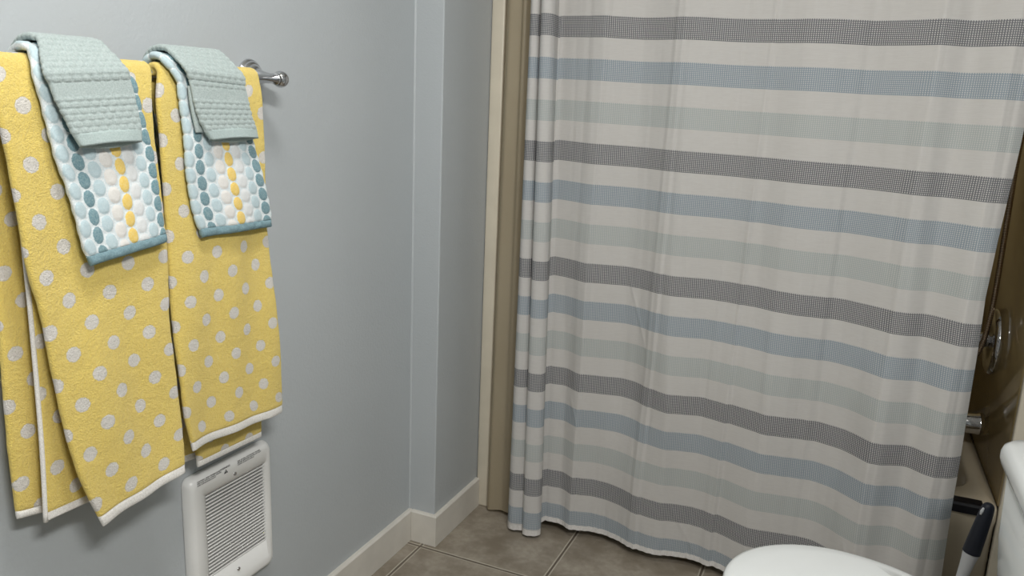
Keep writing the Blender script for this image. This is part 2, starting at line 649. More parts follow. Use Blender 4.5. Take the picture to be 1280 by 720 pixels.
va = empty('shower_valve', (0.434, 2.5, 0.69), 'round chrome shower valve plate with knob on the tan end wall', 'shower valve')
lathe('valve_plate', [(0.004, 0.0), (0.090, 0.0), (0.095, 0.004), (0.0955, 0.014), (0.091, 0.021), (0.083, 0.023), (0.076, 0.021), (0.055, 0.027), (0.030, 0.031), (0.004, 0.032)],
      (0.4325, 2.5, 0.690), (-1, 0, 0), M['chrome'], va, 56)
lathe('knob_stem', [(0.004, 0), (0.021, 0), (0.021, 0.018), (0.017, 0.02), (0.017, 0.028), (0.027, 0.032), (0.029, 0.045), (0.029, 0.056), (0.024, 0.060), (0.004, 0.061)],
      (0.404, 2.5, 0.692), (-1, 0, 0), M['chrome'], va)
tube('lever', [(0.350, 2.5, 0.685), (0.344, 2.497, 0.64), (0.340, 2.494, 0.60)], [0.0085, 0.007, 0.009], M['chrome'], va)

hp = [(0.396, 2.46, 1.86), (0.3970, 2.45, 1.60), (0.3950, 2.45, 1.35), (0.3930, 2.45, 1.181), (0.3940, 2.45, 1.106), (0.3960, 2.45, 0.942), (0.3965, 2.45, 0.807),
      (0.3910, 2.45, 0.714), (0.3790, 2.45, 0.660), (0.3550, 2.45, 0.615), (0.3180, 2.45, 0.600), (0.282, 2.45, 0.640), (0.272, 2.45, 0.76), (0.275, 2.45, 1.0), (0.3030, 2.45, 1.5), (0.3180, 2.45, 1.86)]
ho = empty('shower_hose', (0.39, 2.45, 1.0), 'ribbed chrome shower hose with brown reflections coloured in, hanging in a loop beside the curtain edge', 'shower hose')
tube('hose_tube', hp, 0.0072, M['hose'], ho, 14, 30, True)
lathe('hose_coupling', [(0.003, 0), (0.010, 0), (0.011, 0.012), (0.010, 0.03), (0.003, 0.031)], (0.396, 2.46, 1.855), (0, 0, 1), M['chrome'], ho, 20)
tube('hand_shower', [(0.315, 2.45, 1.85), (0.315, 2.45, 1.93), (0.305, 2.45, 1.96)], [0.011, 0.013, 0.022], M['chrome'], ho)
tube('wall_outlet', [(0.396, 2.46, 1.885), (0.402, 2.47, 1.915), (0.42, 2.49, 1.93), (0.4325, 2.5, 1.93)], 0.011, M['chrome'], ho)

# ------------------------------------------------------------------ shower curtain, liner, rod
SK = 0.98
main3 = [(-0.79, 2.095), (-0.743, 2.105), (-0.671, 2.082), (-0.550, 2.122), (-0.470, 2.090), (-0.421, 2.073), (-0.330, 2.108), (-0.260, 2.110), (-0.208, 2.106), (-0.134, 2.078),
         (-0.075, 2.078), (0.006, 2.106), (0.081, 2.072), (0.151, 2.034), (0.200, 2.070), (0.246, 2.043), (0.271, 2.015), (0.320, 2.03)]
main4 = [(-0.792, 2.112), (-0.762, 2.126), (-0.726, 2.116), (-0.670, 2.096), (-0.603, 2.115), (-0.561, 2.132), (-0.526, 2.130), (-0.477, 2.102), (-0.424, 2.074), (-0.401, 2.069),
         (-0.353, 2.092), (-0.316, 2.108), (-0.263, 2.096), (-0.226, 2.096), (-0.175, 2.081), (-0.132, 2.066), (-0.062, 2.089), (-0.013, 2.104), (0.067, 2.080), (0.123, 2.029),
         (0.147, 2.026), (0.191, 2.058), (0.215, 2.060), (0.250, 2.028), (0.275, 2.025), (0.325, 2.055)]
main5 = [(-0.79, 2.120), (-0.728, 2.118), (-0.670, 2.104), (-0.624, 2.120), (-0.567, 2.124), (-0.489, 2.093), (-0.407, 2.081), (-0.348, 2.104), (-0.297, 2.110), (-0.266, 2.102),
         (-0.233, 2.104), (-0.191, 2.085), (-0.156, 2.070), (-0.093, 2.081), (-0.040, 2.098), (0.027, 2.096), (0.094, 2.041), (0.137, 2.028), (0.188, 2.063), (0.225, 2.055),
         (0.251, 2.026), (0.325, 2.060)]


def prof_fn(pts):
    P = np.array(pts) * SK
    d = np.linspace(P[0, 0], P[-1, 0], 240)
    y = np.interp(d, P[:, 0], P[:, 1])
    kern = np.hanning(15)
    kern /= kern.sum()
    ys = np.convolve(np.pad(y, 7, mode='edge'), kern, 'valid')
    return lambda x: np.interp(x, d, ys)


F3, F4, F5 = prof_fn(main3), prof_fn(main4), prof_fn(main5)
ZL = [0.0, 0.208, 0.539, 0.870, 1.25, 1.90]


def main_y(x, z):
    a3, a4, a5 = F3(x), F4(x), F5(x)
    m = 2.045
    lev = [a5, a5, a4, a3, m + (a3 - m) * 0.85 - 0.004, m + (a3 - m) * 0.7 - 0.01]
    i = 0
    while i < len(ZL) - 2 and z > ZL[i + 1]:
        i += 1
    f = (z - ZL[i]) / (ZL[i + 1] - ZL[i])
    f = f * f * (3 - 2 * f)
    return lev[i] * (1 - f) + lev[i + 1] * f


def fold_plan(w):
    """plan of the gathered left end: w 1 at the hem, 0 at the rod"""
    L = lambda a, b: a + (b - a) * w
    return [(-0.775, L(2.050, 2.052)), (L(-0.800, -0.815), L(2.052, 2.056)), (L(-0.842, -0.846), L(2.050, 2.050)), (L(-0.858, -0.861), L(2.044, 2.036)),
            (L(-0.849, -0.853), L(2.014, 2.016)), (L(-0.839, -0.838), L(2.003, 2.008)), (L(-0.829, -0.818), L(2.008, 2.014)), (L(-0.824, -0.806), L(2.036, 2.018)),
            (L(-0.817, -0.796), L(1.998, 2.000)), (L(-0.804, -0.778), L(1.983, 1.998)), (L(-0.790, -0.756), L(1.988, 2.008)), (L(-0.785, -0.7485), L(2.004, 2.022)),
            (L(-0.786, -0.7500), L(2.024, 2.034)), (L(-0.786, -0.7570), L(2.042, 2.046)), (L(-0.786, -0.762), L(2.054, 2.056)), (L(-0.778, -0.748), L(2.060, 2.064))]


ZTOP, ZMAIN = 1.895, 0.034
XZ = [0, 0.2, 0.4, 0.5, 0.77, 0.9, 1.03, 1.17, 1.25, 1.9]
XE = [0.323, 0.321, 0.317, 0.317, 0.311, 0.307, 0.312, 0.320, 0.324, 0.338]      # free right edge
NZ, NF, NM = 230, 100, 400
verts, uvs = [], []
rows = NZ + 1
first = None
for iz in range(rows):
    w = 1 - iz / NZ
    zt = ZMAIN + (ZTOP - ZMAIN) * (1 - w)
    wf = max(0.0, min(1.0, w))
    fp = fold_plan(wf ** 1.0)
    f = catmull(fp, np.linspace(0, len(fp) - 1, NF))
    XR = float(np.interp(zt, XZ, XE))
    xs = np.linspace(fp[-1][0] + 0.004, XR, NM)
    my = main_y(xs, zt)
    # small upright wrinkles and two pressed fold lines
    wr = np.array([noise.noise(Vector((x * 34 + 0.6 * zt, zt * 1.6, 3.1))) * 0.0030 +
                   noise.noise(Vector((x * 85 + 1.5 * zt, zt * 3.2, 8.7))) * 0.0007 for x in xs])
    for cx, am in ((-0.30, 0.0016), (-0.238, -0.0022), (-0.47, -0.0020), (-0.445, 0.0016), (0.12, -0.0016), (0.265, -0.0022), (0.285, 0.002)):
        cxx = cx + 0.018 * (zt - 0.6)
        wr += am * np.exp(-((xs - cxx) / 0.0055) ** 2)
    for cx, am, wd in ((-0.658, 0.0085, 0.045), (-0.452, 0.0050, 0.03), (-0.238, 0.0055, 0.03), (0.125, 0.0048, 0.03), (-0.03, 0.0030, 0.03)):
        q = (xs - (cx + 0.018 * (zt - 0.6) - wd)) / wd
        wr -= am * np.where(q < 1, np.clip(q, 0, 1), np.clip(1 - (q - 1) * wd / 0.012, 0, 1))
    # slanting creases pressed into the cloth
    for (ax_, az_), (bx_, bz_) in (((-0.548, 0.86), (-0.470, 0.62)), ((-0.405, 0.25), (-0.290, 0.06)), ((0.085, 0.23), (0.17, 0.06)), ((-0.69, 0.46), (-0.655, 0.36))):
        tz = (zt - az_) / (bz_ - az_)
        if -0.05 < tz < 1.05:
            fade = min(1.0, (tz + 0.05) * 6, (1.05 - tz) * 6)
            wr += -0.0022 * fade * np.exp(-((xs - (ax_ + tz * (bx_ - ax_))) / 0.0035) ** 2)
    pk = math.exp(-((zt - 0.09) / 0.045) ** 2)
    wr += np.array([noise.noise(Vector((x * 95, zt * 9, 1.7))) * 0.0014 * pk for x in xs])
    # free right edge turns back a little
    wr += 0.012 * np.clip((xs - XR + 0.023) / 0.023, 0, 1) ** 2
    my = my + wr
    blend = np.clip((xs - xs[0]) / 0.05, 0, 1)
    blend = blend * blend * (3 - 2 * blend)
    y_end = fp[-1][1]
    my = y_end * (1 - blend) + my * blend
    X = np.r_[f[:, 0], xs]
    Y = np.r_[f[:, 1], my]
    if first is None:
        first = np.r_[0, np.cumsum(np.hypot(np.diff(X), np.diff(Y)))]
    drop = np.r_[np.full(NF - 18, 1.0), np.linspace(1, -0.25, 18), -0.25 + 0.35 * np.clip((xs - xs[0]) / 0.09, 0, 1)]      # the fold hangs lower than the main cloth
    droop = 0.022 * w * drop
    flut = 0.0006 * w ** 30
    for i in range(len(X)):
        zz = zt - droop[i] + flut * math.sin(first[i] * 300)
        verts.append((X[i], Y[i], zz))
        skew = -0.030 * (X[i] + 0.73)
        uvs.append((first[i], zz + droop[i] * 0.55 - skew))
NX = NF + NM
bm = bmesh.new()
V = [bm.verts.new(v) for v in verts]
uvl = bm.loops.layers.uv.new('UVMap')
bm.verts.index_update()
hemq = []
for iz in range(NZ):
    for i in range(NX - 1):
        q = (iz * NX + i, iz * NX + i + 1, (iz + 1) * NX + i + 1, (iz + 1) * NX + i)
        if iz < 2:
            hemq.append(q)
            continue
        fc = bm.faces.new([V[k] for k in q])
        for l in fc.loops:
            l[uvl].uv = uvs[l.vert.index]
cur = empty('shower_curtain', (-0.27, 2.04, 0.03), 'white cotton shower curtain with grey, blue and pale green woven stripes', 'shower curtain')
for v in [v for v in bm.verts if not v.link_faces]:
    bm.verts.remove(v)
co = bm_obj('curtain_cloth', bm, M['curtain'], cur)
bm = bmesh.new()
hv = {}
for q in hemq:
    bm.faces.new([hv.setdefault(k, None) or hv.__setitem__(k, bm.verts.new(verts[k])) or hv[k] for k in q])
ho_ = bm_obj('hem', bm, M['curtain_hem'], cur)
ho_['label'] = 'white stitched bottom hem'



# beige liner hanging inside the curtain, outside the tub apron
def liner_xy(s, w):
    L = lambda a, b: a + (b - a) * w
    plan = [(L(-0.955, -0.964), L(2.094, 2.098)), (L(-0.938, -0.952), L(2.082, 2.092)), (L(-0.908, -0.918), L(2.086, 2.098)), (L(-0.896, -0.895), L(2.076, 2.092)),
            (-0.870, 2.094), (-0.80, 2.101), (-0.74, 2.098), (-0.6, 2.100), (-0.50, 2.097), (-0.46, L(2.100, 2.086)), (-0.42, 2.098), (-0.36, 2.100), (-0.29, 2.094), (-0.22, 2.099)]
    return catmull(plan, s * (len(plan) - 1))


bm = bmesh.new()
s = np.linspace(0, 1, 160)
grid = []
NZL = 60
for k in range(NZL + 1):
    w = 1 - k / NZL
    P = liner_xy(s, w)
    row = []
    for i in range(160):
        zl = 0.012 + (1.895 - 0.012) * (1 - w)
        zl += (0.030 * math.exp(-((P[i, 0] + 0.63) / 0.11) ** 2) + 0.004 * math.sin(P[i, 0] * 40)) * w ** 12
        yy = P[i, 1] + 0.0012 * math.sin(P[i, 0] * 33 + 5 * w)
        row.append(bm.verts.new((P[i, 0], yy, zl)))
    grid.append(row)
for k in range(NZL):
    for i in range(159):
        bm.faces.new((grid[k][i], grid[k][i + 1], grid[k + 1][i + 1], grid[k + 1][i]))
lo = tag(bm_obj('shower_liner', bm, M['liner'], None), 'beige vinyl shower liner hanging behind the left edge of the striped curtain', 'shower liner')

rod = empty('curtain_rod', (-0.25, 2.055, 1.93), 'chrome shower rod the striped curtain hangs from', 'curtain rod')
tube('rod_tube', [(BX + 0.004, 2.06, 1.93), (-0.25, 2.055, 1.93), (RX - 0.004, 2.06, 1.93)], 0.0125, M['chrome'], rod)
for sx in (BX + 0.001, RX - 0.001):
    lathe('wall_cup', [(0.004, 0), (0.030, 0), (0.030, 0.006), (0.018, 0.018), (0.004, 0.019)], (sx, 2.06, 1.93), (1 if sx < 0 else -1, 0, 0), M['chrome'], rod)
for i in range(12):
    xr = -0.84 + i * (XR + 0.82) / 11.0
    bm = bmesh.new()
    pts = [Vector((xr, 2.0555 + 0.019 * math.sin(a), 1.916 + 0.030 * math.cos(a))) for a in np.linspace(0, 2 * math.pi, 25)[:-1]]
    rings = []
    for j, p in enumerate(pts):
        c = (p - Vector((xr, 2.0555, 1.916))).normalized()
        rings.append([p + (c * math.cos(b) + Vector((1, 0, 0)) * math.sin(b)) * 0.0018 for b in np.linspace(0, 2 * math.pi, 9)[:-1]])
    loft(bm, rings + [rings[0]], False, False)
    bmesh.ops.remove_doubles(bm, verts=bm.verts[:], dist=1e-6)
    bm_obj('curtain_ring', bm, M['chrome'], cur)

# ------------------------------------------------------------------ towel bar
BARD = 0.075


def bar_z(y):
    return 1.294 + (y - 0.678) * 0.0312


tb = empty('towel_bar', (WX, 0.92, 1.30), 'chrome towel bar on the grey wall carrying the two yellow towels', 'towel bar')
bm = bmesh.new()
yb0, yb1 = 0.605, 1.212
loft(bm, lathe_rings([(0.0085, 0.0), (0.0085, math.hypot(yb1 - yb0, bar_z(yb1) - bar_z(yb0)))], (WX + BARD, yb0, bar_z(yb0)), (0, yb1 - yb0, bar_z(yb1) - bar_z(yb0)), 32))
bm_obj('bar', bm, M['chrome'], tb)
for ye in (0.605, 1.216):
    zc = bar_z(ye)
    zr = zc + 0.004
    lathe('rosette', [(0.004, 0.0), (0.0325, 0.0), (0.0335, 0.003), (0.0315, 0.0065), (0.0280, 0.007), (0.0290, 0.0095), (0.0255, 0.0125), (0.0220, 0.013), (0.0230, 0.0155), (0.0185, 0.019),
                      (0.012, 0.023), (0.004, 0.024)], (WX + 0.0003, ye, zr), (1, 0, 0), M['chrome'], tb, 48)
    lathe('post', [(0.003, 0.0), (0.0175, 0.0), (0.0140, 0.010), (0.0108, 0.020), (0.0090, 0.034), (0.0085, 0.050), (0.003, 0.051)], (WX + 0.018, ye, zr), (1, 0, -0.06), M['chrome'], tb)
    sg = 1 if ye > 1 else -1
    ringp = [(0.003, -0.016), (0.0105, -0.016), (0.0112, -0.013), (0.0105, -0.0105)]
    ringp += [(0.0158 * math.sin(a), -0.0158 * math.cos(a)) for a in np.linspace(0.75, math.pi - 0.05, 16)]
    lathe('finial', ringp, (WX + BARD, ye + 0.002 * sg, zc), (0, sg, 0.03 * sg), M['chrome'], tb, 40)

# ------------------------------------------------------------------ cloth hung over the bar


class Cloth:
    """a folded cloth: centre surface from rows of (distance from wall, yL, zL, yR, zR), given real thickness"""

    def __init__(self, rows, half, bulge=None, anchor='left', disp=None, seed=0.0, rough=0.0):
        self.rows = np.array(rows, float)
        c = np.c_[self.rows[:, 0], (self.rows[:, 1] + self.rows[:, 3]) / 2, (self.rows[:, 2] + self.rows[:, 4]) / 2]
        tt = np.linspace(0, len(c) - 1, len(c) * 30)
        d = catmull(c, tt)
        L = np.r_[0, np.cumsum(np.linalg.norm(np.diff(d, axis=0), axis=1))]
        self.L, self.tt, self.len = L, tt, L[-1]
        self.half, self.bulge, self.anchor, self.disp, self.seed, self.rough = half, bulge, anchor, disp, seed, rough

    def centre(self, s, u):
        r = catmull(self.rows, np.interp(s, self.L, self.tt))
        P = np.zeros((len(s), len(u), 3))
        U = u[None, :]
        P[:, :, 0] = WX + r[:, 0:1]
        P[:, :, 1] = r[:, 1:2] * (1 - U) + r[:, 3:4] * U
        P[:, :, 2] = r[:, 2:3] * (1 - U) + r[:, 4:5] * U
        if self.bulge:
            P[:, :, 0] += self.bulge(U, (s / self.len)[:, None])
        return P

    def build(self, name, s0, s1, mat, parent, step=0.006, extra=0.0, open_end=False, caps=(True, True), lip=0.0):
        half = self.half + extra
        rm = catmull(self.rows, np.interp([(s0 + s1) / 2], self.L, self.tt))[0]
        wid = max(0.03, rm[3] - rm[1])
        e = [half * (1 - math.cos(a)) / wid for a in np.linspace(0, math.pi / 2, 6)]
        mid = np.linspace(e[-1], 1 - e[-1], max(4, int((wid - 2 * half) / step)))
        u = np.array(e[:-1] + list(mid) + [1 - x for x in e[:-1][::-1]])
        ss = list(np.linspace(s0, s1, max(4, int((s1 - s0) / step))))
        seq = []
        capv = [(half * (1 - math.cos(a)), math.sin(a)) for a in np.linspace(0, math.pi / 2, 5)]
        if caps[0]:
            seq += [(s0 + d, h) for d, h in capv[:-1]]
            ss = [x for x in ss if x > s0 + half * 0.99]
        tail = []
        if open_end:
            tail = [(s1 - 0.0005, 0.78), (s1 - 0.003, 0.66), (s1 - 0.018, 0.66), (s1 - 0.022, 0.0)]
        elif caps[1]:
            ss = [x for x in ss if x < s1 - half * 0.99]
            tail = [(s1 - d, h) for d, h in capv[:-1][::-1]]
        seq += [(x, 1.0) for x in ss] + tail
        S = np.array([a for a, _ in seq])
        Hm = np.array([b for _, b in seq])
        P = self.centre(S, u)
        eps = 1e-3
        dv = self.centre(np.minimum(S + eps, self.len), u) - self.centre(np.maximum(S - eps, 0), u)
        du = self.centre(S, np.minimum(u + eps, 1)) - self.centre(S, np.maximum(u - eps, 0))
        n = np.cross(dv, du)
        n /= np.linalg.norm(n, axis=2, keepdims=True)
        dn = du / np.linalg.norm(du, axis=2, keepdims=True)
        rr = catmull(self.rows, np.interp(S, self.L, self.tt))
        W = (rr[:, 3] - rr[:, 1])[:, None]
        em = np.minimum(u, 1 - u)[None, :] * W
        q = np.clip(em / half, 0, 1)
        prof = np.sqrt(np.clip(1 - (1 - q) ** 2, 0, 1))
        if self.anchor == 'prop':
            um = u[None, :] * 0.150 + 0 * W
        elif self.anchor == 'left':
            um = u[None, :] * W
        elif self.anchor == 'right':
            um = 1.0 + (u[None, :] - 1) * W
        else:
            um = 0.5 + (u[None, :] - 0.5) * W
        vm = (self.len - S)[:, None] + 0 * um
        hs = half * Hm[:, None] * prof
        puff = np.zeros_like(um)
        if self.rough:
            for i in range(um.shape[0]):
                for j in range(um.shape[1]):
                    puff[i, j] = self.rough * noise.noise(Vector((um[i, j] * 45, vm[i, j] * 45, self.seed)))
        if self.disp:
            puff = puff + self.disp(um, vm)
        puff = puff * (Hm[:, None] > 0.9)
        side = np.where(u < 0.5, -1.0, 1.0)[None, :, None]
        lat = dn * side * (puff * (1 - prof))[:, :, None]
        F = P + n * (hs + puff * prof)[:, :, None] + lat
        B = P - n * (hs + puff * prof)[:, :, None] + lat
        if lip:
            B[:, :, 2] -= lip * np.sin(np.pi * u)[None, :] * np.clip((S - (s1 - 0.03)) / 0.03, 0, 1)[:, None]
            F[:, :, 2] += lip * 0.6 * np.sin(np.pi * u)[None, :] * np.clip((S - (s1 - 0.03)) / 0.03, 0, 1)[:, None]
            F[:, :, 0] += lip * 0.9 * np.sin(np.pi * u)[None, :] * np.clip((S - (s1 - 0.05)) / 0.05, 0, 1)[:, None]
        bm = bmesh.new()
        nv, nu = um.shape
        uvl = bm.loops.layers.uv.new('UVMap')
        for G, flip in ((F, False), (B, True)):
            V = [[bm.verts.new(G[i, j]) for j in range(nu)] for i in range(nv)]
            for i in range(nv - 1):
                for j in range(nu - 1):
                    ij = [(i, j), (i + 1, j), (i + 1, j + 1), (i, j + 1)]
                    if flip:
                        ij = ij[::-1]
                    f = bm.faces.new([V[a][b] for a, b in ij])
                    for l, (a, b) in zip(f.loops, ij):
                        l[uvl].uv = (um[a, b], vm[a, b])
        bmesh.ops.remove_doubles(bm, verts=bm.verts[:], dist=2e-6)
        return bm_obj(name, bm, mat, parent)


def over_bar(yl, yr, R, angles):
    out = []
    for a in angles:
        a = math.radians(a)
        out.append((BARD + R * math.cos(a), yl, bar_z(yl) + R * math.sin(a), yr, bar_z(yr) + R * math.sin(a)))
    return out


def soft(seed, amp, fu=3.0, fv=2.0, grow=1.0):
    def f(U, V):
        U2, V2 = np.broadcast_arrays(U, V)
        out = np.zeros(U2.shape)
        for i in range(U2.shape[0]):
            for j in range(U2.shape[1]):
                out[i, j] = noise.noise(Vector((U2[i, j] * fu, V2[i, j] * fv, seed)))
        return amp * out * np.clip((V2 - 0.5) * 3, 0, 1) ** grow
    return f


def disp_oval(um, vm):
    CW, CHh = 0.0192, 0.0262
    cu = (um + 24 * CW) / CW
    idx = np.floor(cu)
    fu = cu - idx - 0.5
    fv = np.mod((vm + 20 * CHh) / CHh + 0.5 * np.mod(idx, 2), 1.0) - 0.5
    r = np.sqrt(fu ** 2 + fv ** 2)
    return 0.0023 * np.clip((0.50 - r) * 6.0, 0, 1) ** 0.6 - 0.0006


def make_disp_basket(length):
    def f(um, vm):
        """raised offset bricks in two bands, plain terry between"""
        bw, bh = 0.0150, 0.0088
        row = np.floor(vm / bh)
        fu = np.mod((um + 1) / bw + 0.5 * np.mod(row, 2), 1.0) - 0.5
        fv = np.mod(vm / bh, 1.0) - 0.5
        q = np.clip((0.5 - np.abs(fu)) * 6, 0, 1) ** 0.5 * np.clip((0.5 - np.abs(fv)) * 5, 0, 1) ** 0.5
        lo = (vm > 0.016) & (vm < 0.0665)
        hi = (vm > 0.0865) & (vm < 0.215)
        return np.where(lo | hi, 0.0024 * q - 0.0010, 0.0004)
    return f


# rows: distance from the wall, then y and z of the left and right edge
T1F = [
    (0.08, 0.656, 1.306, 0.904, 1.318),
    (0.0943, 0.65, 1.252, 0.895, 1.261),
    (0.0951, 0.658, 1.199, 0.895, 1.205),
    (0.0959, 0.663, 1.142, 0.899, 1.147),
    (0.0968, 0.667, 1.084, 0.901, 1.087),
    (0.0976, 0.672, 1.024, 0.903, 1.027),
    (0.0991, 0.683, 0.963, 0.901, 0.965),
    (0.1013, 0.689, 0.899, 0.898, 0.903),
    (0.1035, 0.696, 0.833, 0.903, 0.838),
    (0.1056, 0.704, 0.764, 0.907, 0.771),
    (0.1078, 0.718, 0.692, 0.908, 0.704),
    (0.11, 0.743, 0.615, 0.904, 0.637)
]
T1B = [
    (0.055, 0.669, 1.3, 0.913, 1.305),
    (0.045, 0.67, 1.216, 0.882, 1.21),
    (0.045, 0.665, 1.13, 0.844, 1.117),
    (0.045, 0.663, 1.041, 0.819, 1.022),
    (0.045, 0.66, 0.949, 0.796, 0.926),
    (0.045, 0.657, 0.854, 0.773, 0.831),
    (0.045, 0.655, 0.755, 0.752, 0.734),
    (0.045, 0.657, 0.652, 0.731, 0.638)
]
T1I = [
    (0.075, 0.687, 1.173, 0.821, 1.169),
    (0.074, 0.687, 1.075, 0.817, 1.067),
    (0.073, 0.688, 0.973, 0.812, 0.963),
    (0.072, 0.688, 0.867, 0.8, 0.857),
    (0.071, 0.687, 0.756, 0.786, 0.749),
    (0.07, 0.683, 0.642, 0.77, 0.641)
]
T2F = [
    (0.08, 0.91, 1.317, 1.142, 1.327),
    (0.0941, 0.898, 1.263, 1.141, 1.274),
    (0.0946, 0.899, 1.209, 1.143, 1.217),
    (0.095, 0.9, 1.153, 1.145, 1.159),
    (0.0954, 0.901, 1.097, 1.145, 1.101),
    (0.0958, 0.902, 1.039, 1.145, 1.041),
    (0.0964, 0.903, 0.98, 1.148, 0.98),
    (0.0971, 0.903, 0.92, 1.153, 0.917),
    (0.0978, 0.904, 0.859, 1.158, 0.853),
    (0.0985, 0.908, 0.795, 1.164, 0.787),
    (0.0993, 0.912, 0.73, 1.168, 0.72),
    (0.1, 0.926, 0.662, 1.171, 0.652)
]
T2B = [
    (0.055, 0.936, 1.31, 1.165, 1.317),
    (0.0482, 0.952, 1.184, 1.172, 1.183),
    (0.0487, 0.961, 1.049, 1.171, 1.044),
    (0.0491, 0.971, 0.907, 1.169, 0.899),
    (0.0496, 0.981, 0.756, 1.165, 0.748),
    (0.05, 0.992, 0.595, 1.161, 0.593)
]
T2I = [
    (0.04, 0.954, 1.028, 1.015, 1.02),
    (0.0383, 0.959, 0.895, 1.022, 0.888),
    (0.0367, 0.965, 0.756, 1.03, 0.749),
    (0.035, 0.971, 0.609, 1.037, 0.603)
]
H1F = [
    (0.082, 0.691, 1.327, 0.85, 1.333),
    (0.1056, 0.69, 1.305, 0.845, 1.31),
    (0.1093, 0.697, 1.28, 0.853, 1.287),
    (0.1107, 0.702, 1.254, 0.858, 1.261),
    (0.1121, 0.706, 1.226, 0.863, 1.235),
    (0.1135, 0.71, 1.199, 0.868, 1.209),
    (0.1149, 0.715, 1.171, 0.874, 1.182),
    (0.1163, 0.724, 1.143, 0.876, 1.155),
    (0.1178, 0.73, 1.114, 0.878, 1.127),
    (0.1192, 0.735, 1.084, 0.88, 1.098),
    (0.1206, 0.739, 1.053, 0.882, 1.07),
    (0.122, 0.749, 1.023, 0.885, 1.041)
]
W1F = [
    (0.085, 0.703, 1.335, 0.829, 1.344),
    (0.1193, 0.691, 1.321, 0.817, 1.333),
    (0.1237, 0.694, 1.306, 0.822, 1.318),
    (0.1256, 0.7, 1.29, 0.827, 1.302),
    (0.1275, 0.705, 1.274, 0.831, 1.286),
    (0.1294, 0.709, 1.258, 0.834, 1.269),
    (0.1313, 0.715, 1.241, 0.836, 1.251),
    (0.1332, 0.722, 1.225, 0.837, 1.234),
    (0.1351, 0.728, 1.208, 0.838, 1.216),
    (0.137, 0.736, 1.192, 0.836, 1.198)
]
H2F = [
    (0.082, 0.909, 1.326, 1.084, 1.334),
    (0.1038, 0.919, 1.316, 1.078, 1.31),
    (0.1069, 0.935, 1.295, 1.084, 1.286),
    (0.1079, 0.938, 1.268, 1.089, 1.26),
    (0.1089, 0.94, 1.24, 1.093, 1.233),
    (0.1099, 0.942, 1.212, 1.097, 1.206),
    (0.1109, 0.942, 1.184, 1.104, 1.179),
    (0.112, 0.942, 1.155, 1.112, 1.152),
    (0.113, 0.945, 1.126, 1.118, 1.124),
    (0.114, 0.949, 1.097, 1.125, 1.096),
    (0.115, 0.955, 1.068, 1.132, 1.067),
    (0.116, 0.965, 1.038, 1.134, 1.038)
]
W2F = [
    (0.085, 0.919, 1.342, 1.065, 1.351),
    (0.1174, 0.914, 1.337, 1.049, 1.337),
    (0.1212, 0.929, 1.327, 1.058, 1.324),
    (0.1224, 0.938, 1.311, 1.065, 1.308),
    (0.1237, 0.945, 1.293, 1.068, 1.29),
    (0.1249, 0.948, 1.274, 1.071, 1.273),
    (0.1262, 0.952, 1.254, 1.075, 1.255),
    (0.1275, 0.957, 1.235, 1.079, 1.237),
    (0.1287, 0.966, 1.216, 1.086, 1.22),
    (0.13, 0.978, 1.199, 1.089, 1.202)
]


# ---- bath towel, left
def bath_towel(label, back, front, inner, inner_half, selv, seed, anchor, offs):
    yl, zl, yr = front[0][1], front[0][2], front[0][3]
    root = empty('bath_towel', (WX + BARD, (yl + yr) / 2, 1.30), label, 'towel', 'yellow bath towels on the towel bar')
    rows = [list(r) for r in back[:0:-1]] + over_bar(yl, yr, 0.0125, (180, 150, 120, 90, 60, 30, 0)) + [list(r) for r in front[1:]]
    c = Cloth(rows, 0.0055, soft(seed, 0.012, 3.2, 5.0), anchor, None, seed, 0.0010)
    S = c.len
    c.build('terry_cloth', 0.011, S - 0.016, M['dots'], root, 0.0055, caps=(True, True))
    h = c.build('white_hem', S - 0.021, S, M['white_hem'], root, 0.003, extra=-0.0012)
    h['label'] = 'white bound hem'
    h = c.build('white_hem', 0.0, 0.014, M['white_hem'], root, 0.003, extra=0.0004)
    h['label'] = 'white bound hem'
    ic = Cloth(inner, inner_half, None, anchor, None, seed + 5, 0.0005)
    ic.build('inner_fold', 0.0, ic.len - 0.012, M['dots'], root, 0.006)
    h = ic.build('white_hem', ic.len - 0.019, ic.len, M['white_hem'], root, 0.003, extra=-0.0006)
    h['label'] = 'white bound hem'
    if selv:
        pts = [(WX + r[0] + 0.001, r[1] - 0.0005, r[2]) for r in inner]
        t = tube('selvedge', pts, 0.0034, M['white_hem'], root, 10, 10)
        t['label'] = 'white selvedge edge'
    return root


bath_towel('left yellow bath towel with white dots, its open white-edged folds showing at the left', T1B, T1F, T1I, 0.004, True, 2.3, 'right', 0)
T2F = [(d, yl + 0.007, zl, yr, zr) for d, yl, zl, yr, zr in T2F]
bath_towel('right yellow bath towel with white dots, hanging above the wall heater', T2B, T2F, T2I, 0.004, False, 7.7, 'left', 0)


